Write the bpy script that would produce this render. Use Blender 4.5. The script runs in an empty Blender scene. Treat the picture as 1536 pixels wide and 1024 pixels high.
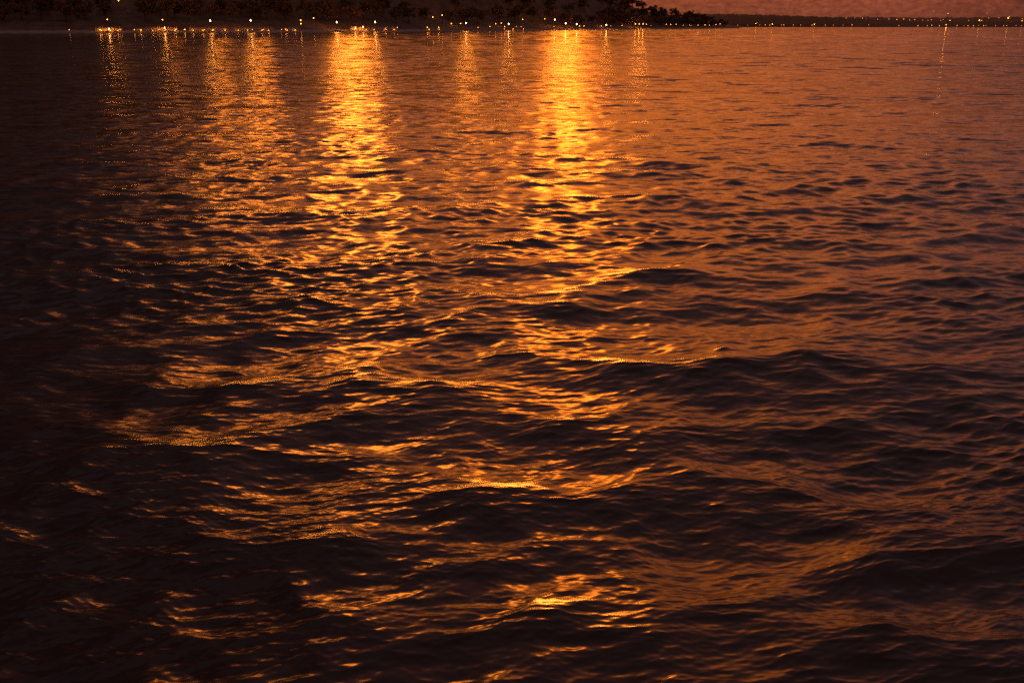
import bpy, math, random
import numpy as np
from mathutils import Vector, Matrix

random.seed(7)
rng = np.random.default_rng(37)
scene = bpy.context.scene
COL = scene.collection

# ------------------------------------------------------------------ camera
W, Hh, LENS = 1536.0, 1024.0, 35.0
F = W * LENS / 36.0
HOR = 39.0                      # picture row of the true horizon
CAM_H = 4.0
PITCH = math.atan((Hh / 2 - HOR) / F)
cam = bpy.data.cameras.new('camera')
cam.lens = LENS
cam.sensor_width = 36.0
cam.clip_start = 0.1
cam.clip_end = 60000.0
co = bpy.data.objects.new('camera', cam)
COL.objects.link(co)
co.location = (0, 0, CAM_H)
co.rotation_euler = (math.pi / 2 - PITCH, 0, 0)
scene.camera = co

CP, SP = math.cos(PITCH), math.sin(PITCH)


def ray(px, py):
    u, v = (px - W / 2) / F, (Hh / 2 - py) / F
    return Vector((u, CP + v * SP, -SP + v * CP))


def azim(px, py=HOR):
    d = ray(px, py)
    return math.atan2(d.x, d.y)


def dep(px, py):
    d = ray(px, py)
    return math.atan2(-d.z, math.hypot(d.x, d.y))


def height_at(px, py, dist):
    """height of what shows at this pixel when it stands dist metres away"""
    return CAM_H - dist * math.tan(dep(px, py))


def ground_xy(px, dist):
    a = azim(px)
    return dist * math.sin(a), dist * math.cos(a)


# ------------------------------------------------------------------ helpers
def tag(o, label=None, cat=None, group=None, kind=None):
    if label: o['label'] = label
    if cat: o['category'] = cat
    if group: o['group'] = group
    if kind: o['kind'] = kind
    return o


def empty(name, loc, rz=0.0):
    o = bpy.data.objects.new(name, None)
    o.empty_display_size = 0.5
    COL.objects.link(o)
    o.location = loc
    o.rotation_euler = (0, 0, rz)
    return o


class MB:
    def __init__(self):
        self.v, self.f = [], []

    def add(self, vs, fs):
        b = len(self.v)
        self.v += [tuple(p) for p in vs]
        self.f += [tuple(i + b for i in q) for q in fs]
        return self

    def box(self, x0, x1, y0, y1, z0, z1):
        vs = [(x, y, z) for z in (z0, z1) for y in (y0, y1) for x in (x0, x1)]
        fs = [(0, 2, 3, 1), (4, 5, 7, 6), (0, 1, 5, 4), (2, 6, 7, 3), (0, 4, 6, 2), (1, 3, 7, 5)]
        return self.add(vs, fs)

    def tube(self, pts, radii, n=8, cap=True):
        pts = [Vector(p) for p in pts]
        vs, fs = [], []
        for i, p in enumerate(pts):
            d = (pts[min(i + 1, len(pts) - 1)] - pts[max(i - 1, 0)]).normalized()
            a = d.cross(Vector((0.31, 0.95, 0.05))).normalized()
            b = d.cross(a)
            for k in range(n):
                t = 2 * math.pi * k / n
                vs.append(p + (a * math.cos(t) + b * math.sin(t)) * radii[i])
        for i in range(len(pts) - 1):
            for k in range(n):
                k2 = (k + 1) % n
                fs.append((i * n + k, i * n + k2, (i + 1) * n + k2, (i + 1) * n + k))
        if cap:
            fs.append(tuple(range(n - 1, -1, -1)))
            fs.append(tuple((len(pts) - 1) * n + k for k in range(n)))
        return self.add(vs, fs)

    def lathe(self, prof, n=10, c=(0, 0, 0)):
        vs, fs = [], []
        for r, z in prof:
            for k in range(n):
                t = 2 * math.pi * k / n
                vs.append((c[0] + r * math.cos(t), c[1] + r * math.sin(t), c[2] + z))
        for i in range(len(prof) - 1):
            for k in range(n):
                k2 = (k + 1) % n
                fs.append((i * n + k, i * n + k2, (i + 1) * n + k2, (i + 1) * n + k))
        fs.append(tuple(range(n - 1, -1, -1)))
        fs.append(tuple((len(prof) - 1) * n + k for k in range(n)))
        return self.add(vs, fs)

    def ball(self, c, r, n=8, m=5, sz=1.0):
        prof = [(max(0.02, math.sin(math.pi * i / m)) * r, -math.cos(math.pi * i / m) * r * sz) for i in range(m + 1)]
        return self.lathe(prof, n, c)

    def mesh(self, name, mat, smooth=False):
        me = bpy.data.meshes.new(name)
        me.from_pydata(self.v, [], self.f)
        me.materials.append(mat)
        if smooth:
            me.shade_smooth()
        me.update()
        return me

    def build(self, name, mat, parent=None, smooth=False):
        return link(name, self.mesh(name, mat, smooth), parent)


def link(name, me, parent=None):
    o = bpy.data.objects.new(name, me)
    COL.objects.link(o)
    if parent is not None:
        o.parent = parent
    return o


def np_mesh(name, verts, quads, mat, smooth=True):
    me = bpy.data.meshes.new(name)
    nv, nf = len(verts), len(quads)
    me.vertices.add(nv)
    me.vertices.foreach_set('co', np.ascontiguousarray(verts, dtype=np.float32).ravel())
    me.loops.add(nf * 4)
    me.loops.foreach_set('vertex_index', np.ascontiguousarray(quads, dtype=np.int32).ravel())
    me.polygons.add(nf)
    me.polygons.foreach_set('loop_start', np.arange(0, nf * 4, 4, dtype=np.int32))
    me.update(calc_edges=True)
    me.materials.append(mat)
    if smooth:
        me.shade_smooth()
    me.validate()
    return me


def grid_quads(nr, nc, wrap=False):
    i = np.arange(nr - 1)[:, None]
    j = np.arange(nc if wrap else nc - 1)[None, :]
    j2 = (j + 1) % nc
    a = i * nc + j
    b = i * nc + j2
    c = (i + 1) * nc + j2
    d = (i + 1) * nc + j
    return np.stack([a, b, c, d], -1).reshape(-1, 4)


def interp(x, xs, ys):
    return float(np.interp(x, xs, ys))


# ------------------------------------------------------------------ materials
class NT:
    def __init__(self, tree):
        self.t = tree

    def n(self, kind, **kw):
        nd = self.t.nodes.new(kind)
        for k, v in kw.items():
            setattr(nd, k, v)
        return nd

    def l(self, a, b):
        self.t.links.new(a, b)

    def math(self, op, a, b=None, c=None, clamp=False):
        nd = self.n('ShaderNodeMath', operation=op, use_clamp=clamp)
        for i, x in enumerate((a, b, c)):
            if x is None: continue
            if isinstance(x, (int, float)):
                nd.inputs[i].default_value = x
            else:
                self.l(x, nd.inputs[i])
        return nd.outputs[0]

    def vmath(self, op, a, b=None):
        nd = self.n('ShaderNodeVectorMath', operation=op)
        for i, x in enumerate((a, b)):
            if x is None: continue
            if isinstance(x, (tuple, list)):
                nd.inputs[i].default_value = x
            else:
                self.l(x, nd.inputs[i])
        return nd.outputs[0]

    def ramp(self, fac, stops, interp='LINEAR'):
        nd = self.n('ShaderNodeValToRGB')
        cr = nd.color_ramp
        cr.interpolation = interp
        while len(cr.elements) < len(stops):
            cr.elements.new(0.5)
        for e, (p, c) in zip(cr.elements, stops):
            e.position = p
            e.color = (*c, 1) if len(c) == 3 else c
        self.l(fac, nd.inputs[0])
        return nd.outputs[0]

    def mix(self, fac, a, b, blend='MIX'):
        nd = self.n('ShaderNodeMix', data_type='RGBA', blend_type=blend)
        for s, x in ((nd.inputs[0], fac), (nd.inputs[6], a), (nd.inputs[7], b)):
            if isinstance(x, (int, float)):
                s.default_value = x
            elif isinstance(x, (tuple, list)):
                s.default_value = (*x, 1) if len(x) == 3 else x
            else:
                self.l(x, s)
        return nd.outputs[2]


def new_mat(name):
    m = bpy.data.materials.new(name)
    m.use_nodes = True
    nt = NT(m.node_tree)
    p = m.node_tree.nodes['Principled BSDF']
    return m, nt, p


def surface(name, c1, c2, scale, rough=0.9, obj_space=False):
    m, nt, p = new_mat(name)
    if obj_space:
        src = nt.n('ShaderNodeTexCoord').outputs['Object']
    else:
        src = nt.n('ShaderNodeNewGeometry').outputs['Position']
    nz = nt.n('ShaderNodeTexNoise')
    nz.inputs['Scale'].default_value = scale
    nz.inputs['Detail'].default_value = 5
    nz.inputs['Roughness'].default_value = 0.65
    nt.l(src, nz.inputs['Vector'])
    nt.l(nt.ramp(nz.outputs[0], [(0.32, c1), (0.68, c2)]), p.inputs['Base Color'])
    p.inputs['Roughness'].default_value = rough
    p.inputs['Specular IOR Level'].default_value = 0.2
    return m


def emitter(name, col, strength):
    m = bpy.data.materials.new(name)
    m.use_nodes = True
    t = m.node_tree
    t.nodes.clear()
    e = t.nodes.new('ShaderNodeEmission')
    e.inputs[0].default_value = (*col, 1)
    e.inputs[1].default_value = strength
    o = t.nodes.new('ShaderNodeOutputMaterial')
    t.links.new(e.outputs[0], o.inputs[0])
    return m


M_soil = surface('river_bank_soil', (0.07, 0.045, 0.03), (0.16, 0.11, 0.075), 0.12)
M_sand = surface('damp_sand', (0.16, 0.12, 0.10), (0.30, 0.24, 0.20), 0.25, 0.75)
M_mud = surface('wet_mud', (0.035, 0.026, 0.022), (0.07, 0.052, 0.045), 0.1, 0.6)
M_hill = surface('wooded_hillside', (0.03, 0.022, 0.015), (0.09, 0.06, 0.04), 0.02)
M_stone = surface('pale_wall_stone', (0.22, 0.17, 0.13), (0.42, 0.35, 0.28), 0.9)
M_coping = surface('coping_stone', (0.30, 0.25, 0.2), (0.45, 0.4, 0.33), 1.5)
M_bark = surface('bark', (0.03, 0.022, 0.016), (0.085, 0.065, 0.048), 2.0, obj_space=True)
M_leaf = [surface('leaf_%s' % n, a, b, 0.25, 0.8, obj_space=True) for n, a, b in (
    ('dark', (0.07, 0.05, 0.028), (0.15, 0.10, 0.05)),
    ('olive', (0.08, 0.056, 0.03), (0.17, 0.11, 0.05)),
    ('russet', (0.09, 0.052, 0.028), (0.20, 0.11, 0.055)))]
M_metal = surface('painted_metal', (0.03, 0.03, 0.03), (0.07, 0.065, 0.06), 3.0, 0.5, obj_space=True)

# ------------------------------------------------------------------ world
GLOW_AZ = azim(880)
world = bpy.data.worlds.new('World')
scene.world = world
world.use_nodes = True
wt = NT(world.node_tree)
world.node_tree.nodes.clear()
out = wt.n('ShaderNodeOutputWorld')
tc = wt.n('ShaderNodeTexCoord').outputs['Generated']
sep = wt.n('ShaderNodeSeparateXYZ')
wt.l(wt.vmath('NORMALIZE', tc), sep.inputs[0])
X, Y, Z = sep.outputs
elev = wt.math('MULTIPLY', wt.math('ARCSINE', Z), 180 / math.pi)          # degrees
az = wt.math('ARCTAN2', X, Y)
daz = wt.math('SUBTRACT', az, GLOW_AZ)
g = wt.math('DIVIDE', daz, math.radians(12.5))
glow = wt.math('EXPONENT', wt.math('MULTIPLY', wt.math('MULTIPLY', g, g), -0.5))
# thin streaks of afterglow cloud bend the bands up and down
cv = wt.n('ShaderNodeCombineXYZ')
wt.l(wt.math('MULTIPLY', az, 3.0), cv.inputs[0])
wt.l(wt.math('MULTIPLY', elev, 0.16), cv.inputs[1])
nz = wt.n('ShaderNodeTexNoise')
nz.inputs['Scale'].default_value = 1.6
nz.inputs['Detail'].default_value = 6
nz.inputs['Roughness'].default_value = 0.6
wt.l(cv.outputs[0], nz.inputs['Vector'])
# high overhead the streaks give way to broad soft cloud
hc = wt.n('ShaderNodeMapRange', interpolation_type='SMOOTHSTEP')
wt.l(elev, hc.inputs[0])
hc.inputs[1].default_value = 22.0
hc.inputs[2].default_value = 45.0
n3 = wt.n('ShaderNodeTexNoise')
n3.inputs['Scale'].default_value = 3.2
n3.inputs['Detail'].default_value = 4
wt.l(tc, n3.inputs['Vector'])
mxn = wt.n('ShaderNodeMix', data_type='FLOAT')
wt.l(hc.outputs[0], mxn.inputs[0])
wt.l(nz.outputs[0], mxn.inputs[2])
wt.l(n3.outputs[0], mxn.inputs[3])
cl = wt.math('SUBTRACT', mxn.outputs[0], 0.5)
ev = wt.math('ADD', elev, wt.math('MULTIPLY', cl, wt.math('MULTIPLY', elev, 0.7)))
fac = wt.math('DIVIDE', ev, 90.0, clamp=True)


def st(*rows):
    return [(e / 90.0, c) for e, c in rows]


warm = wt.ramp(fac, st((0.0, (0.17, 0.045, 0.022)), (1.6, (0.30, 0.067, 0.028)), (3.5, (0.9, 0.20, 0.028)),
                       (9, (1.6, 0.37, 0.05)), (19, (0.75, 0.19, 0.06)), (30, (0.25, 0.10, 0.09)),
                       (50, (0.15, 0.092, 0.096)), (90, (0.05, 0.04, 0.05))))
cool = wt.ramp(fac, st((0.0, (0.11, 0.029, 0.018)), (2.0, (0.18, 0.042, 0.025)), (8, (0.225, 0.083, 0.078)),
                       (19, (0.15, 0.074, 0.084)), (30, (0.13, 0.078, 0.09)), (50, (0.125, 0.083, 0.093)), (90, (0.05, 0.04, 0.05))))
# the sky darkens toward the wooded side
mr = wt.n('ShaderNodeMapRange', interpolation_type='SMOOTHSTEP')
wt.l(X, mr.inputs[0])
mr.inputs[1].default_value = -0.44
mr.inputs[2].default_value = -0.08
mr.inputs[3].default_value = 0.12
mr.inputs[4].default_value = 1.0
sky = wt.mix(glow, cool, warm)
dk = wt.n('ShaderNodeCombineColor')
hi = wt.n('ShaderNodeMapRange', interpolation_type='SMOOTHSTEP')
wt.l(elev, hi.inputs[0])
hi.inputs[1].default_value = 22.0
hi.inputs[2].default_value = 55.0
dkv = wt.math('MAXIMUM', mr.outputs[0], hi.outputs[0])
for i in range(3):
    wt.l(dkv, dk.inputs[i])
sky = wt.mix(1.0, sky, dk.outputs[0], 'MULTIPLY')
# pink belt of twilight added low behind the camera, unseen, to light the trees
bk = wt.n('ShaderNodeMapRange', interpolation_type='SMOOTHSTEP')
wt.l(Y, bk.inputs[0])
bk.inputs[1].default_value = -0.15
bk.inputs[2].default_value = -0.75
be = wt.math('DIVIDE', wt.math('SUBTRACT', elev, 11.0), 8.0)
belt = wt.math('MULTIPLY', bk.outputs[0], wt.math('EXPONENT', wt.math('MULTIPLY', wt.math('MULTIPLY', be, be), -0.5)))
sky = wt.mix(belt, sky, (0.42, 0.145, 0.095), 'MIX')
# unseen bright sky patch added above the frame to feed the brightest gold streak
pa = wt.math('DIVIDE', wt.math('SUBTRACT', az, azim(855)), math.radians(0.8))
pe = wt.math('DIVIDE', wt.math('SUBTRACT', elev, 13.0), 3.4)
added_glow = wt.math('EXPONENT', wt.math('MULTIPLY', wt.math('ADD', wt.math('MULTIPLY', pa, pa), wt.math('MULTIPLY', pe, pe)), -0.5))
sky = wt.mix(added_glow, sky, (18.0, 3.9, 0.22), 'MIX')
# smaller unseen sky patches, added to make the other gold streaks on the water
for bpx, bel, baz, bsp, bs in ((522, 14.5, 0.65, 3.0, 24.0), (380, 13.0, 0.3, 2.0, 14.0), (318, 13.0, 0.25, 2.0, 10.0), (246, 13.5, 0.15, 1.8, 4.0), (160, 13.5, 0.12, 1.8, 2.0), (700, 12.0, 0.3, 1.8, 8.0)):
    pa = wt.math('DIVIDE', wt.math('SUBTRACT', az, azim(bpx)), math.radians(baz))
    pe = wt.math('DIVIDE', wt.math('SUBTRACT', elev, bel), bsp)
    added_patch = wt.math('EXPONENT', wt.math('MULTIPLY', wt.math('ADD', wt.math('MULTIPLY', pa, pa), wt.math('MULTIPLY', pe, pe)), -0.5))
    sky = wt.mix(added_patch, sky, (bs, bs * 0.24, bs * 0.018), 'MIX')
mod = wt.math('ADD', 1.0, wt.math('MULTIPLY', cl, 1.5))
cm = wt.n('ShaderNodeCombineColor')
for i in range(3):
    wt.l(mod, cm.inputs[i])
sky = wt.mix(1.0, sky, cm.outputs[0], 'MULTIPLY')
# fine uneven cloud in the low sky
c2 = wt.n('ShaderNodeCombineXYZ')
wt.l(wt.math('MULTIPLY', az, 130.0), c2.inputs[0])
wt.l(wt.math('MULTIPLY', elev, 4.5), c2.inputs[1])
n2 = wt.n('ShaderNodeTexNoise')
n2.inputs['Scale'].default_value = 1.0
n2.inputs['Detail'].default_value = 5
n2.inputs['Roughness'].default_value = 0.7
wt.l(c2.outputs[0], n2.inputs['Vector'])
sky = wt.mix(1.0, sky, wt.ramp(n2.outputs[0], [(0.3, (0.62, 0.52, 0.66)), (0.7, (1.35, 1.4, 1.2))]), 'MULTIPLY')
# bank of dark cloud coming in high on the right
edge = wt.math('SUBTRACT', wt.math('ADD', elev, wt.math('MULTIPLY', wt.math('SUBTRACT', n2.outputs[0], 0.5), 0.7)),
               wt.math('MULTIPLY', wt.math('SUBTRACT', azim(1536), az), 14.0))
ce = wt.n('ShaderNodeMapRange', interpolation_type='SMOOTHSTEP')
wt.l(edge, ce.inputs[0])
ce.inputs[1].default_value = 0.85
ce.inputs[2].default_value = 1.35
ce.inputs[3].default_value = 0.0
ce.inputs[4].default_value = 0.85
top = wt.n('ShaderNodeMapRange', interpolation_type='SMOOTHSTEP')
wt.l(elev, top.inputs[0])
top.inputs[1].default_value = 2.2
top.inputs[2].default_value = 3.4
top.inputs[3].default_value = 1.0
top.inputs[4].default_value = 0.0
sky = wt.mix(wt.math('MULTIPLY', wt.math('MULTIPLY', ce.outputs[0], top.outputs[0]), wt.math('GREATER_THAN', az, azim(1400))), sky, (0.018, 0.010, 0.008))
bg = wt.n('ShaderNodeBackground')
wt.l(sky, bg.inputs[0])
bg.inputs[1].default_value = 1.0
nish = wt.n('ShaderNodeTexSky')
nish.sky_type = 'NISHITA'
nish.sun_disc = False
nish.sun_elevation = math.radians(-2.0)
nish.sun_rotation = GLOW_AZ
nish.dust_density = 3.0
bg2 = wt.n('ShaderNodeBackground')
wt.l(nish.outputs[0], bg2.inputs[0])
bg2.inputs[1].default_value = 0.015
ad = wt.n('ShaderNodeAddShader')
wt.l(bg.outputs[0], ad.inputs[0])
wt.l(bg2.outputs[0], ad.inputs[1])
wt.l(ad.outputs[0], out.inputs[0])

# ------------------------------------------------------------------ water
S_LONG = 1.0


def water_material():
    m, nt, p = new_mat('dusk_water')
    geo = nt.n('ShaderNodeNewGeometry')
    pos = geo.outputs['Position']
    dist = nt.n('ShaderNodeVectorMath', operation='LENGTH')
    nt.l(pos, dist.inputs[0])
    dist = dist.outputs['Value']

    def fade(a, b):
        mr = nt.n('ShaderNodeMapRange', interpolation_type='SMOOTHSTEP')
        nt.l(dist, mr.inputs[0])
        mr.inputs[1].default_value = a
        mr.inputs[2].default_value = b
        return mr.outputs[0]

    def slopes(wl, stretch, amp, amount, detail=2.0, rot=0.0, lat=0.08):
        mp = nt.n('ShaderNodeMapping')
        mp.inputs['Rotation'].default_value = (0, 0, rot)
        mp.inputs['Scale'].default_value = (1 / (wl * stretch), 1 / wl, 1 / wl)
        nt.l(pos, mp.inputs['Vector'])
        z = nt.n('ShaderNodeTexNoise')
        z.inputs['Scale'].default_value = 1.0
        z.inputs['Detail'].default_value = detail
        nt.l(mp.outputs[0], z.inputs['Vector'])
        v = nt.vmath('SUBTRACT', z.outputs['Color'], (0.5, 0.5, 0.5))
        v = nt.vmath('MULTIPLY', v, (amp * lat, amp, 0.0))
        if amount is not None:
            sc = nt.n('ShaderNodeVectorMath', operation='SCALE')
            nt.l(v, sc.inputs[0])
            nt.l(amount, sc.inputs['Scale'])
            v = sc.outputs[0]
        return v

    calm = nt.math('SUBTRACT', 1.0, nt.math('MULTIPLY', fade(60, 430), 0.62))     # sheltered water under the far bank
    s = slopes(0.04, 3.0, 0.24, calm, 2.0, 0.15, 0.3)
    s = nt.vmath('ADD', s, slopes(0.26, 2.2, 0.80, nt.math('MULTIPLY', calm, fade(10, 34)), 3.0, -0.1))
    s = nt.vmath('ADD', s, slopes(1.3, 1.8, 1.25, nt.math('MULTIPLY', calm, fade(22, 70)), 2.0, 0.05))
    s = nt.vmath('ADD', s, slopes(5.0, 1.0, 1.5, nt.math('MULTIPLY', calm, fade(60, 140)), 2.0, -0.06))
    s = nt.vmath('ADD', s, slopes(14.0, 0.6, 1.1, nt.math('MULTIPLY', calm, fade(110, 260)), 2.0, 0.04))
    nrm = nt.vmath('NORMALIZE', nt.vmath('ADD', geo.outputs['Normal'], s))
    nt.l(nrm, p.inputs['Normal'])
    p.inputs['Base Color'].default_value = (0.030, 0.019, 0.016, 1)
    p.inputs['IOR'].default_value = 1.34
    # the ripples too fine for the sheet far out count as roughness
    nt.l(nt.math('MULTIPLY', nt.math('SUBTRACT', 0.155, nt.math('MULTIPLY', fade(12, 80), 0.015)), nt.math('ADD', 0.1, nt.math('MULTIPLY', calm, 0.9))), p.inputs['Roughness'])
    return m


def wave_field(x, y, spacing):
    """sum of trochoidal waves; each one fades where the sheet is too coarse to carry it"""
    dx = np.zeros_like(x); dy = np.zeros_like(x); dz = np.zeros_like(x)
    octs = [  # wavelength from, to, slope, count, spread
        (3.5, 6.0, 0.045, 12, 28), (2.2, 3.5, 0.062, 18, 32), (1.3, 2.2, 0.078, 22, 36),
        (0.75, 1.3, 0.078, 22, 36), (0.45, 0.75, 0.082, 22, 34), (0.27, 0.45, 0.088, 22, 32),
        (0.16, 0.27, 0.090, 24, 28), (0.09, 0.16, 0.088, 22, 28), (0.05, 0.09, 0.078, 20, 30)]
    # the open swell dies away toward the sheltered far side
    rad = np.hypot(x, y)
    shel = 0.04 + 0.96 / (1 + (rad / 38.0) ** 2.6)
    # slow gust pattern that livens or calms the short ripples
    gust = np.zeros_like(x)
    for _ in range(9):
        lam = rng.uniform(4, 16); t = rng.uniform(0, 2 * np.pi)
        gust += np.cos(2 * np.pi / lam * (x * np.cos(t) * 0.6 + y * np.sin(t)) + rng.uniform(0, 6.28))
    gust = np.clip(1.0 + 0.22 * gust, 0.6, 1.7)
    for l0, l1, slope, cnt, spread in octs:
        for _ in range(cnt):
            lam = math.exp(rng.uniform(math.log(l0), math.log(l1)))
            th = math.radians(-90 + 7 + rng.normal(0, spread))
            ph = rng.uniform(0, 2 * math.pi)
            amp = slope * S_LONG * lam / (2 * math.pi) * math.sqrt(2.0 / cnt) * rng.uniform(0.6, 1.4)
            rows = np.where(lam / spacing > 3.0)[0]
            if len(rows) == 0:
                continue
            r1 = rows[-1] + 1
            w = np.clip((lam / spacing[:r1] - 3.0) / 3.5, 0, 1)[:, None] * amp
            if lam < 0.75:
                w = w * gust[:r1] * shel[:r1] ** 0.8
            else:
                w = w * shel[:r1]
            k = 2 * math.pi / lam
            cx, cy = math.cos(th), math.sin(th)
            p = k * (x[:r1] * cx + y[:r1] * cy) + ph
            sn, cs = np.sin(p), np.cos(p)
            dz[:r1] += w * cs
            q = 1.3 if lam > 0.7 else 1.0
            dx[:r1] -= w * sn * (q * cx)
            dy[:r1] -= w * sn * (q * cy)
    return dx, dy, dz


def build_water():
    radii = [3.2]
    while radii[-1] < 16000:
        r = radii[-1]
        dr = (r * r + CAM_H ** 2) / CAM_H * 0.00047
        if r < 260:
            dr = min(dr, 0.04 + 0.0018 * r)
        else:
            dr = min(dr, 0.52 + (r - 260) * 0.03)
        radii.append(r + max(dr, 0.008))
    radii = np.array(radii)
    spacing = np.gradient(radii)
    fine = np.radians(np.linspace(-33, 33, 1450))
    side = np.radians(np.concatenate([np.linspace(33.3, 60, 90), np.linspace(61.5, 180, 80)]))
    ang = np.concatenate([-side[::-1][1:], fine, side])
    spacing_eff = np.maximum(spacing, radii * math.radians(66 / 1450))
    R, A = np.meshgrid(radii, ang, indexing='ij')
    x = (R * np.sin(A)); y = (R * np.cos(A))
    dx, dy, dz = wave_field(x, y, spacing_eff)
    v = np.stack([x + dx, y + dy, dz], -1)
    # the coarse sides carry flat water only where the sheet cannot hold the waves
    nc = len(ang)
    mask = np.ones(nc)
    a_abs = np.abs(np.degrees(ang))
    mask = np.clip((70 - a_abs) / 25, 0, 1)
    v[..., 0] = x + dx * mask; v[..., 1] = y + dy * mask; v[..., 2] = dz * mask
    q = grid_quads(len(radii), nc, wrap=False)
    q = q[:, ::-1]
    me = np_mesh('water', v.reshape(-1, 3), q, water_material())
    o = link('water', me)
    tag(o, 'rippled dark river water with orange and gold reflections', kind='structure')
    print('water verts', len(radii), nc, len(radii) * nc)
    return o


build_water()

# ------------------------------------------------------------------ near bank
PXS = [-700, -300, 0, 400, 600, 700, 800, 900, 950, 980, 1010, 1055, 1080, 1110]
ROW = [52.5, 51.5, 50.5, 49.2, 47.8, 46.8, 45.9, 45.1, 44.6, 44.4, 44.1, 43.6, 43.3, 43.0]
HILL = [115, 115, 112, 108, 94, 84, 68, 46, 27, 20, 15.5, 14.0, 10.0, 1.2]


def shore_dist(px):
    row = interp(px, PXS, ROW)
    return CAM_H / math.tan(dep(min(max(px, 0), W), row) if 0 <= px <= W else dep(0, row))


def bank_h(px, t):
    h = interp(px, PXS, HILL)
    return interp(t, [-12, 0, 5, 13, 14.5, 30, 48, 75, 190, 420, 520],
                  [-1.0, -0.05, 0.45, 0.9, 1.5, 2.0, 3.0 + 0.035 * h, 3.4 + 0.07 * h, h, h * 1.04, -1.0])


def bank_pt(px, t):
    d = shore_dist(px) + t
    x, y = ground_xy(px, d)
    return x, y


def hash_noise(x, y):
    return (math.sin(x * 0.131 + 1.7 * math.sin(y * 0.057)) + math.sin(y * 0.173 + 2.1 * math.sin(x * 0.043 + 1.0))
            + 0.5 * math.sin(x * 0.41 + y * 0.33)) / 2.5


def build_bank():
    pxs = np.arange(-700, 1111, 5)
    ts = [-12, -4, 0, 2.5, 5, 9, 13, 14.5, 20, 30, 40, 50, 62, 74, 85, 105, 130, 160, 190, 250, 320, 420, 520]
    for name, rng_t, mat, lab in (('shore', (0, 8), M_sand, 'pale damp strip of beach along the wooded bank'),
                                  ('bank_terrain', (7, len(ts)), M_soil, 'dark rising river bank under the trees')):
        sub = ts[rng_t[0]:rng_t[1]]
        vs = []
        for px in pxs:
            for t in sub:
                x, y = bank_pt(px, t)
                z = bank_h(px, t)
                if t > 30: z += 0.9 * hash_noise(x, y)
                elif t > 2: z += 0.12 * hash_noise(x * 3, y * 3)
                if -1 < t < 3:
                    dd = 1.4 * hash_noise(x * 1.3, y * 1.1)
                    y += dd
                vs.append((x, y, z))
        q = grid_quads(len(pxs), len(sub))[:, ::-1]
        o = link(name, np_mesh(name, np.array(vs), q, mat))
        tag(o, lab, kind='structure')


build_bank()


# mud bars that show as dark dashes in front of the far shore
def mud_bar(px0, px1, row, h, depth):
    d0 = CAM_H / math.tan(dep((px0 + px1) / 2, row))
    n, m = 36, 8
    vs = []
    for i in range(n + 1):
        u = i / n
        px = px0 + (px1 - px0) * u
        env = math.sin(math.pi * u) ** 0.6
        wob = 0.65 + 0.35 * math.sin(u * 17 + px0) * math.sin(u * 7.3 + 1)
        for j in range(m + 1):
            v = j / m * 2 - 1
            d = d0 + v * depth * env * (0.7 + 0.3 * math.sin(u * 9 + px0))
            x, y = ground_xy(px, d)
            vs.append((x, y, -0.25 + (h * wob + 0.25) * env * (1 - v * v)))
    q = grid_quads(n + 1, m + 1)[:, ::-1]
    o = link('mud_bar', np_mesh('mud_bar', np.array(vs), q, M_mud))
    tag(o, 'low dark mud bar lying just above the water', kind='structure')


for a in ((1088, 1118, 42.7, 0.8, 40), (1116, 1128, 42.4, 0.6, 40), (1128, 1145, 43.3, 0.5, 40), (1150, 1166, 43.6, 0.9, 35),
          (1184, 1203, 44.3, 0.8, 30), (1204, 1218, 44.0, 0.5, 30), (1218, 1230, 43.7, 0.9, 30),
          (820, 960, 45.6, 0.35, 14)):
    mud_bar(*a)


# ------------------------------------------------------------------ far bank and hills
FAR_D = CAM_H / math.tan(dep(1300, 41.0))


def ridge_row(px):
    return interp(px, [700, 1000, 1060, 1090, 1150, 1200, 1260, 1320, 1380, 1540, 1900],
                  [25, 22.5, 21.5, 21.5, 23, 24.5, 27.0, 30, 33, 33, 33])


def back_row(px):
    return interp(px, [700, 1100, 1200, 1300, 1360, 1420, 1480, 1540, 1900], [30, 28, 26.5, 26, 27, 27, 26.5, 26, 25])


def far_ridge(name, d_front, d_top, rowf, lab, mat, rough):
    pxs = np.arange(700, 1900, 1.5)
    vs = []
    prof = [(0, -0.02), (0.02, 0.05), (0.25, 0.28), (0.55, 0.62), (0.8, 0.88), (1.0, 1.0), (1.5, 0.6)]
    for i, px in enumerate(pxs):
        top = height_at(min(px, W), rowf(px), d_top)
        jag = rough * (random.random() * 0.6 + 0.5 * math.sin(px * 0.9) + 0.6 * math.sin(px * 0.31 + 1))
        for u, z in prof:
            d = d_front + (d_top - d_front) * u
            x, y = ground_xy(px, d)
            vs.append((x, y, top * z + (jag * z if u > 0.2 else 0) + (-1 if u == 0 else 0)))
    q = grid_quads(len(pxs), len(prof))[:, ::-1]
    o = link(name, np_mesh(name, np.array(vs), q, mat, smooth=False))
    tag(o, lab, kind='structure')


far_ridge('hills', FAR_D, FAR_D + 500, ridge_row, 'low dark wooded hills along the far shore', M_hill, 2.0)
far_ridge('hills', FAR_D + 900, FAR_D + 2200, back_row, 'fainter hills rising behind the far shore', M_soil, 2.5)

# ------------------------------------------------------------------ lamps
LAMP_COL = (1.0, 0.29, 0.028)
EM = {}


def em(strength, col=LAMP_COL):
    key = (strength, col)
    if key not in EM:
        EM[key] = emitter('lamp_light', col, strength)
    return EM[key]


MESH = {}


def cached(key, fn):
    if key not in MESH:
        MESH[key] = fn()
    return MESH[key]


lamp_dirs = []          # (azimuth, distance, px, py) so that no tree is planted in front of a lamp


def facing(x, y):
    """rotation that turns local -Y toward the river in front of the camera"""
    return math.atan2(x, -(-y)) * -1.0


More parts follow.
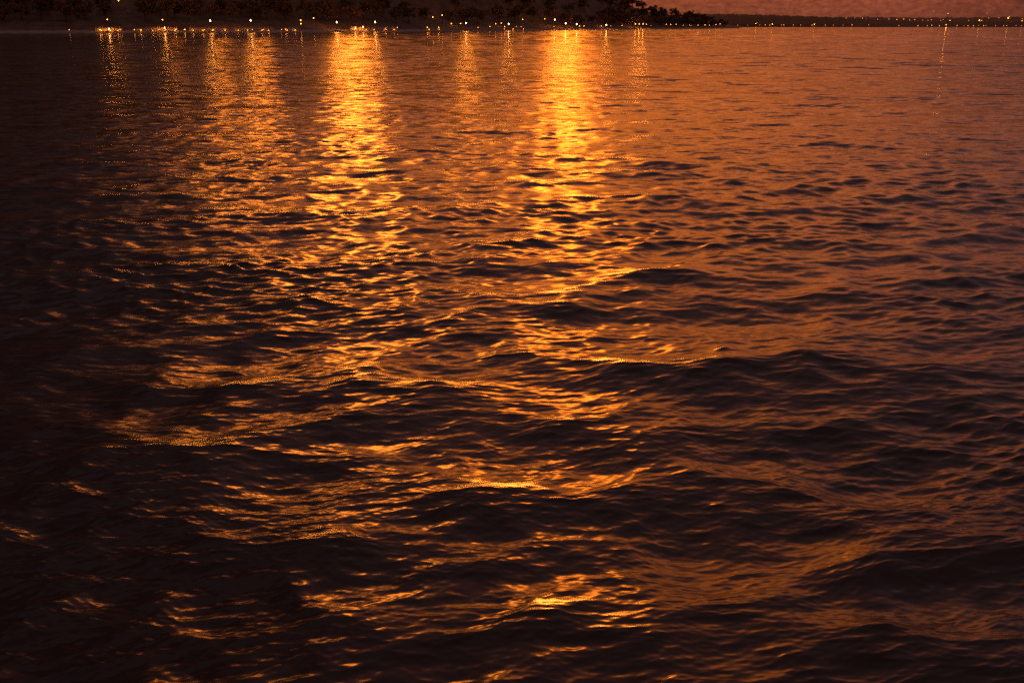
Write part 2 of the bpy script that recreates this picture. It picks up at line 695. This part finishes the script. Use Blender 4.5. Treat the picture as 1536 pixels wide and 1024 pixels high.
def flood_lamp(px, py, dist, base_z, label, power, r=0.32, globe=6.0, group=None, glass=(14.0, (1.0, 0.60, 0.27))):
    """hooded street lamp: post, arm, hood and a lens facing the river"""
    z = height_at(px, py, dist)
    x, y = ground_xy(px, dist)
    h = max(z - base_z, 1.2)
    rz = -math.atan2(x, y)
    t = empty('street_lamp', (x, y, base_z), rz)
    tag(t, label, 'street lamp', group)
    b = MB()
    b.lathe([(0.22, -0.3), (0.22, 0.25), (0.13, 0.4), (0.10, h * 0.5), (0.07, h - 0.1), (0.07, h + 0.42)], 8, (0, 0.9, 0))
    b.build('post', M_metal, t)
    a = MB()
    a.tube([(0, 0.9, h + 0.38), (0, 0.55, h + 0.52), (0, 0.2, h + 0.5)], [0.05, 0.05, 0.05], 6)
    a.build('arm', M_metal, t)
    hd = MB()
    n = 12
    rr = r * 1.12
    # hood: a short drum open toward the river (local -Y)
    vs, fs = [], []
    for yy, rad in ((-0.18, rr), (0.0, rr), (0.30, rr * 0.6)):
        for k in range(n):
            an = 2 * math.pi * k / n
            vs.append((rad * math.cos(an), yy, h + rad * math.sin(an)))
    for i in range(2):
        for k in range(n):
            k2 = (k + 1) % n
            fs.append((i * n + k, i * n + k2, (i + 1) * n + k2, (i + 1) * n + k))
    fs.append(tuple(2 * n + k for k in range(n)))
    hd.add(vs, fs).build('hood', M_metal, t)
    ln = MB()
    vs = [(r * math.cos(2 * math.pi * k / n), -0.02, h + r * math.sin(2 * math.pi * k / n)) for k in range(n)]
    ln.add(vs, [tuple(range(n))]).build('lens', em(*glass), t)
    sp = bpy.data.lights.new('beam', 'SPOT')
    sp.energy = power * math.pi * r * r * 4 * math.pi
    sp.color = LAMP_COL
    sp.spot_size = math.radians(24)
    sp.spot_blend = 0.6
    sp.shadow_soft_size = r * 0.9
    so = bpy.data.objects.new('beam', sp)
    COL.objects.link(so)
    so.parent = t
    so.location = (0, -0.3 - r, h)
    so.rotation_euler = (math.pi / 2, 0, math.pi)
    gb = MB()  # extra globe, added to light the bank and trees around the lamp
    gb.ball((0, 0.9, h + 0.62), 0.16, 8, 5)
    gb.build('globe', em(globe * 600), t)
    lamp_dirs.append((math.atan2(x, y), dist, z))
    return t


def globe_lamp(px, py, dist, base_z, label, strength, r, group, cat='lamp', name='lamp_post', min_h=0.7):
    z = height_at(px, py, dist)
    x, y = ground_xy(px, dist)
    h = max(z - base_z, min_h)
    h = round(h * 2) / 2
    t = empty(name, (x, y, base_z), -math.atan2(x, y))
    tag(t, label, cat, group)

    def post():
        b = MB()
        pr = 0.07 if h < 9 else 0.12
        b.lathe([(pr * 2.2, -0.4), (pr * 2.2, 0.12), (pr, 0.25), (pr * 0.8, h - r * 0.8)], 6)
        return b.mesh('post', M_metal)

    def bulb():
        b = MB()
        b.ball((0, 0, h), r, 7, 5)
        return b.mesh('globe', em(strength))

    def cap():
        b = MB()
        b.lathe([(r * 1.05, h + r * 0.75), (r * 0.7, h + r * 1.15), (0.03, h + r * 1.3)], 7)
        return b.mesh('cap', M_metal)
    link('post', cached(('p', h, r), post), t)
    link('globe', cached(('g', h, r, strength), bulb), t)
    if r < 0.5:
        link('cap', cached(('c', h, r), cap), t)
    lamp_dirs.append((math.atan2(x, y), dist, base_z + h))
    return t


def on_bank(px, py, post_h):
    """distance behind the waterline at which a post of this height carries its lamp to this pixel"""
    best = None
    d0 = shore_dist(px)
    for t in np.arange(6, 240, 1.0):
        e = abs(bank_h(px, t) + post_h - height_at(px, py, d0 + t))
        if best is None or e < best[0] - 0.02:
            best = (e, t)
    return best[1]


P1 = 1.3e6
# (px, row, power, label)
big = [
    (316, 31.6, 0.10, 'white street lamp on the far bank, left of the two brightest above the beach'),
    (376.5, 31.2, 0.16, 'white street lamp on the far bank, right of the two brightest above the beach'),
    (505.5, 34.0, 0.8, 'bright lamp standing alone at the left end of the widest left gold streak'),
    (563, 33.8, 0.15, 'bright lamp over the orange lit wall right of the wide gold streak'),
    (699, 35.2, 0.45, 'brightest lamp in the row above the long low orange wall'),
    (763, 36.3, 0.2, 'bright lamp near the right end of the long low orange wall'),
    (832, 30.0, 0.7, 'lamp set highest above the brightest gold streak on the water'),
    (848.5, 35.5, 1.0, 'lamp at the head of the brightest gold streak, lower and right of the highest'),
    (865, 36.7, 0.6, 'lamp at the right edge of the brightest gold streak'),
    (909.5, 37.8, 0.25, 'wide bright lamp low on the bank right of the brightest gold streak'),
]
for px, py, pw, lab in big:
    t = 17.0
    d = shore_dist(px) + t
    flood_lamp(px, py, d, bank_h(px, t), lab, pw * P1, r=0.34 * max(1.0, d / 700))

# a bright lamp across the water and three close together at the end of the bank
for px, py, pw, lab in ((1419, 37.5, 0.0004, 'lamp on the far shore at the head of the lone thin streak on the right'),):
    flood_lamp(px, py, FAR_D + 16, 1.0, lab, pw * P1, r=0.34 * FAR_D / 700, glass=(1.6, (1.0, 0.5, 0.12)))
for px, pw, lab in ((953, 0.06, 'left of three close lamps whose thin streaks mark the water under the skyline trees'),
                    (958.8, 0.08, 'middle of three close lamps whose thin streaks mark the water under the skyline trees'),
                    (964.5, 0.10, 'right of three close lamps whose thin streaks mark the water under the skyline trees')):
    flood_lamp(px, 36.4, shore_dist(px) + 18, bank_h(px, 18), lab, pw * P1, r=0.34 * shore_dist(px) / 700, glass=(3.0, (1.0, 0.5, 0.12)))

# low lamps that throw light on the beach walls
low_named = [
    (163, 46.0, 0.12, 'tall narrow amber lamp low on the shore far left, brightest of its trio'),
    (246.5, 42.6, 0.16, 'pinkish lamp on the shore midway between the left trio and the white lamps'),
    (533, 42.6, 0.6, 'yellow lamp low on the shore under the wide gold streak, left of a pair'),
    (544.5, 41.4, 0.5, 'pale lamp low on the shore under the wide gold streak, right of a pair'),
]
for px, py, pw, lab in low_named:
    t = 11.0
    d = shore_dist(px) + t
    flood_lamp(px, py, d, bank_h(px, t), lab, pw * P1, r=0.26, globe=3.0)

low = [103, 149, 179.5, 201, 211, 238, 263, 276.5, 306, 319.5, 378, 395, 422, 428, 578.5, 596, 641, 658, 708, 717, 735, 757,
       774.5, 782, 831, 869.5, 876, 902, 916, 933, 976.5, 1025, 1035, 1047, 1064]
for px in low:
    py = interp(px, [100, 400, 600, 800, 1000, 1064], [45.6, 44.3, 42.0, 40.0, 38.3, 38.3])
    t = 11.5
    globe_lamp(px, py, shore_dist(px) + t, bank_h(px, t), 'small amber lamp low along the edge of the wooded bank', random.choice((5.0, 10.0, 24.0)), 0.2,
               'small amber lamps low along the wooded bank', name='bollard_lamp')
row = [(677, 36), (691, 35.8), (743.5, 36), (752, 35.5), (969.5, 36.7), (999.5, 36.8),
       (1006, 37), (1014, 37), (1057.5, 37.5), (1074, 37.3), (1080, 36.3)]
for px, py in row:
    t = 20.0
    globe_lamp(px, py, shore_dist(px) + t, bank_h(px, t), 'amber promenade lamp on a thin post in the row on the wooded bank', 12.0, 0.28,
               'amber promenade lamps on the wooded bank')
slope = [(182, 1.5), (162, 29.5), (244.5, 30), (451.5, 30.5), (451.5, 36), (471, 27.5), (649.5, 26), (663.5, 23), (784, 29.5), (817, 28.7)]
for px, py in slope:
    t = on_bank(px, py, 4.0)
    globe_lamp(px, py, shore_dist(px) + t, bank_h(px, t), 'small dim lamp among the trees up the wooded bank', 18.0, 0.26,
               'small dim lamps among the trees')

far_low = [1092.5, 1106.5, 1121.5, 1139.5, 1148, 1154.5, 1172, 1175.5, 1190, 1201, 1218, 1238, 1250, 1264.5, 1278, 1303, 1348, 1377,
           1391, 1397.5, 1409, 1435.5, 1446, 1452, 1460, 1468, 1475.5, 1479, 1493.5, 1505.5, 1510, 1524, 1532]
for px in far_low:
    py = 37.9 + (0.9 if px > 1340 else 0) + random.uniform(-0.3, 0.3)
    globe_lamp(px, py, FAR_D + 14, 0.6, 'tiny amber lamp on the far waterline', random.choice((2.0, 3.5, 6.0)), 0.7,
               'tiny amber lamps along the far waterline', min_h=2.0)
for px, py, lab in ((1133.5, 35.7, 'bright yellow lamp raised above the far waterline, left of centre of its row'),
                    (1158.5, 36.5, 'yellow lamp just above the far waterline, right of the raised bright one'),
                    (1221.5, 37.0, 'yellow lamp ending the dense run of far waterline lamps')):
    globe_lamp(px, py, FAR_D + 20, 0.8, lab, 25.0, 0.8, 'tall yellow lamps on the far shore')


def far_slope_d(px, py):
    return None


ridge = [(1075, 24), (1088, 23), (1107.5, 24), (1137, 25), (1175, 23.5), (1200.5, 25), (1248.5, 28), (1268, 27.7), (1281, 27.5),
         (1292.5, 27.6), (1299, 28.6), (1315.5, 29.4)]
for px, py in ridge:
    d = FAR_D + 480
    z = height_at(px, py, d)
    globe_lamp(px, py, d, z - 6, 'tiny yellow lamp on the crest of the far wooded hill', random.choice((3.0, 5.0)), 0.8,
               'tiny yellow lamps along the far crest')
back = [(1332.5, 29, 1), (1344, 29.5, 2), (1354.5, 28.9, 2), (1363.5, 30.3, 1), (1371, 29.7, 1.5), (1383, 30.5, .6), (1391, 31, .6), (1396, 30.2, 1),
        (1410, 31, .6), (1413.5, 29.6, 1), (1424, 31, 3), (1452, 31, .6), (1468, 30.8, 5), (1471.5, 31, 2), (1481.5, 27.3, 1),
        (1496.5, 27, 1), (1510.5, 27.5, 5), (1512, 25.4, 2), (1516, 33, 1), (1523.5, 33.6, 5), (1532, 31.5, 3), (1532, 28.4, 1),
        (1420, 20.5, 3), (1398, 17.8, 1), (1478, 20.3, 1)]
for px, py, s in back:
    top = height_at(px, back_row(px), FAR_D + 2200)
    # walk up the back slope to the spot seen at this row
    d = FAR_D + 2200
    for k in range(60):
        u = k / 59
        dd = FAR_D + 900 + 1300 * u
        if top * interp(u, [0, .02, .25, .55, .8, 1], [-.02, .05, .28, .62, .88, 1]) + 6 >= height_at(px, py, dd) :
            d = dd
            break
    z = height_at(px, py, d)
    globe_lamp(px, py, d, min(z - 6, top - 1), 'small yellow light on the fainter hill behind the far shore' if s < 4 else
               'brighter yellow light on the fainter hill behind the far shore', 3.0 * s, 1.1 if s < 4 else 1.7,
               'yellow lights on the hill behind the far shore' if s < 4 else 'brighter lights on the hill behind the far shore')

# ------------------------------------------------------------------ low walls on the beach
walls = [(143, 183, 'short low stone wall lit amber behind the far left trio of lamps'),
         (205, 266, 'low stone wall lit amber around the pinkish shore lamp'),
         (284, 343, 'low stone wall glowing orange below the left of two white street lamps'),
         (352, 411, 'low stone wall glowing orange below the right of two white street lamps'),
         (427, 447, 'shortest low wall, dull orange, right of the two white street lamps'),
         (526, 597, 'low orange lit wall beside the head of the wide left gold streak'),
         (640, 789, 'longest low orange lit wall under a row of lamps')]
extra = []
for a, b, lab in walls:
    t = 14.0
    x0, y0 = bank_pt(a, t)
    x1, y1 = bank_pt(b, t)
    ln = math.hypot(x1 - x0, y1 - y0)
    ang = math.atan2(y1 - y0, x1 - x0)
    z = bank_h((a + b) / 2, t) - 0.5
    o = empty('low_wall', (x0, y0, z), ang)
    tag(o, lab, 'wall')
    w = MB()
    n = max(3, int(ln / 6))
    for i in range(n):
        h = 1.9 + random.uniform(-0.35, 0.45)
        w.box(ln * i / n + 0.02, ln * (i + 1) / n - 0.02, -0.2, 0.25, 0, h)
        w.box(ln * i / n - 0.3, ln * i / n + 0.3, -0.32, 0.34, -0.2, h + 0.35)
    w.build('masonry', M_stone, o)
    c = MB()
    for i in range(n):
        c.box(ln * i / n + 0.35, ln * (i + 1) / n - 0.35, -0.3, 0.33, 2.36, 2.5)
    c.build('coping', M_coping, o)
    k = max(2, int((b - a) / 13))
    for i in range(k):
        extra.append(a + (b - a) * (i + random.uniform(0.25, 0.75)) / k)
for px in extra:  # extra lamps added so that the walls are lit in patches
    t = 12.0
    d = shore_dist(px) + t
    x, y = ground_xy(px, d)
    globe_lamp(px, 46, d, bank_h(px, t), 'knee high amber lamp added at the foot of a low beach wall to light it', random.choice((40.0, 90.0, 190.0)), 0.13,
               'knee high lamps added at the foot of the beach walls', name='bollard_lamp', min_h=0.5)


# ------------------------------------------------------------------ trees
def make_tree(kind, height, spread, leaf_mat, seed):
    r = random.Random(seed)
    t = MB()
    pts = [(0, 0, -0.8)]
    x = y = 0.0
    for i in range(1, 6):
        x += r.uniform(-0.25, 0.25); y += r.uniform(-0.25, 0.25)
        pts.append((x, y, height * 0.75 * i / 5))
    t.tube(pts, [0.45, 0.36, 0.28, 0.2, 0.13, 0.05], 7)
    tips = [pts[-1]]
    for i in range(9):
        z0 = height * r.uniform(0.22, 0.62)
        an = r.uniform(0, 6.28)
        ln = spread * r.uniform(0.45, 0.95)
        bx = np.interp(z0, [p[2] for p in pts], [p[0] for p in pts]); by = np.interp(z0, [p[2] for p in pts], [p[1] for p in pts])
        tip = (bx + ln * math.cos(an), by + ln * math.sin(an), z0 + ln * r.uniform(0.3, 0.9))
        mid = (bx + ln * 0.5 * math.cos(an), by + ln * 0.5 * math.sin(an), z0 + ln * 0.25)
        t.tube([(bx, by, z0), mid, tip], [0.14, 0.09, 0.03], 5)
        tips += [tip, mid]
    trunk = t.mesh('trunk', M_bark)
    c = MB()
    clumps = []
    for k in range(30):
        if k < len(tips):
            b = tips[k]
            cc = Vector(b) + Vector((r.gauss(0, .5), r.gauss(0, .5), r.gauss(0.4, .6)))
        else:
            an = r.uniform(0, 6.28); rad = spread * math.sqrt(r.random()) * 0.85
            cc = Vector((rad * math.cos(an), rad * math.sin(an), height * (0.92 - 0.55 * (rad / spread) ** 2 * r.uniform(.6, 1.2)) - r.uniform(0, height * .3)))
        clumps.append((cc, r.uniform(0.16, 0.34) * spread))
    for cc, cr in clumps:
        for _ in range(46):
            v = Vector((r.gauss(0, 1), r.gauss(0, 1), r.gauss(0, 1))).normalized() * cr * (r.random() ** 0.4)
            v.z *= 0.75
            p = cc + v
            n = Vector((r.gauss(0, 1), r.gauss(0, 1), r.gauss(0.6, 1))).normalized()
            a = n.orthogonal().normalized(); b = n.cross(a)
            s = r.uniform(0.32, 0.72); s2 = s * r.uniform(0.5, 0.9)
            vs = [p - a * s, p - b * s2, p + a * s, p + b * s2]
            c.add(vs, [(0, 1, 2, 3)])
    crown = c.mesh('crown', leaf_mat)
    return trunk, crown


protos = [make_tree('broadleaf', 12, 5.2, M_leaf[0], 1), make_tree('broadleaf', 14, 5.8, M_leaf[1], 2), make_tree('broadleaf', 11, 5.6, M_leaf[2], 3),
          make_tree('broadleaf', 16, 5.0, M_leaf[0], 4), make_tree('broadleaf', 13, 6.4, M_leaf[1], 5), make_tree('broadleaf', 10, 4.6, M_leaf[2], 6)]
PH = [12, 14, 11, 16, 13, 10]
PS = [5.2, 5.8, 5.6, 5.0, 6.4, 4.6]
KIND = ['dark', 'olive', 'russet', 'tall dark', 'broad olive', 'short russet']


def plant(px, t, k, sc, label, group, dz=-0.3):
    d = shore_dist(px) + t
    x, y = ground_xy(px, d)
    z = bank_h(px, t) + dz
    rad = PS[k] * sc
    a = math.atan2(x, y)
    for la, ld, lz in lamp_dirs:
        if ld > d - rad and abs(la - a) * d < rad * 1.05 and z - 1 < lz < z + PH[k] * sc * 1.1 + (d - ld) * 0.001 and ld < 3000:
            return None
        if ld <= d - rad:
            continue
    o = empty('broadleaf_tree', (x, y, z), random.uniform(0, 6.28))
    wide = 1.3 if px > 900 else 1.1
    o.scale = (sc * wide, sc * wide, sc * random.uniform(0.9, 1.1))
    tag(o, label, 'tree', group)
    link('trunk', protos[k][0], o)
    link('crown', protos[k][1], o)
    return o


# trees that make the skyline at the end of the bank, each placed by itself
sky_trees = [(936, 150, 4, 1.15, 'large round tree, first on the skyline left of the dip'),
             (962, 120, 1, 1.05, 'round crowned tree on the skyline just left of its highest hump'),
             (985, 130, 4, 1.35, 'broad tree forming the highest hump of the open skyline'),
             (1007, 110, 2, 0.9, 'small round tree right of the highest skyline hump'),
             (1027, 110, 1, 0.9, 'round tree in the middle of the falling skyline'),
             (1044, 120, 0, 0.85, 'dark tree between two round ones near the end of the bank'),
             (1057, 110, 4, 0.85, 'last round crowned tree on the point where the wooded bank ends'),
             (1070, 90, 5, 0.7, 'low tree sloping down at the tip of the wooded bank')]
for px, t, k, sc, lab in sky_trees:
    plant(px, t, k, sc, lab, 'trees on the skyline of the bank')
count = 0
for t0, step in ((52, 13), (70, 15), (98, 17), (138, 19), (190, 22), (255, 28)):
    px = -110.0
    while px < 1088:
        d = shore_dist(px)
        px += step * F / d * random.uniform(0.75, 1.25) * (0.62 if px > 900 else 1.0)
        if px > 1088: break
        t = t0 + random.uniform(-7, 8)
        k = random.choice((1, 2, 2, 4, 5)) if px > 850 else random.randrange(6)
        sc = random.uniform(0.8, 1.25) * (0.52 if px > 1062 else 0.8 if px > 950 else 1.0)
        low_h = t0 < 80
        if count < 288:
            o = plant(px, t, k, sc, '%s broadleaf tree in the dark wood %s' % (KIND[k], 'at the foot of the wooded bank' if low_h else 'higher on the wooded bank'),
                      '%s trees %s' % (KIND[k], 'at the foot of the wood' if low_h else 'higher in the wood'))
            if o: count += 1
print('TREES', count); open('/tmp/trees.txt', 'w').write(str(count))

# ------------------------------------------------------------------ render settings
scene.view_settings.view_transform = 'Standard'
scene.view_settings.look = 'None'
scene.view_settings.exposure = 0.2
scene.view_settings.gamma = 1.0
scene.render.engine = 'CYCLES'
cy = scene.cycles
cy.use_denoising = False
cy.sample_clamp_direct = 9.0
cy.sample_clamp_indirect = 4.0
cy.max_bounces = 4
cy.glossy_bounces = 3
cy.diffuse_bounces = 2
cy.use_light_tree = True
cy.caustics_reflective = False
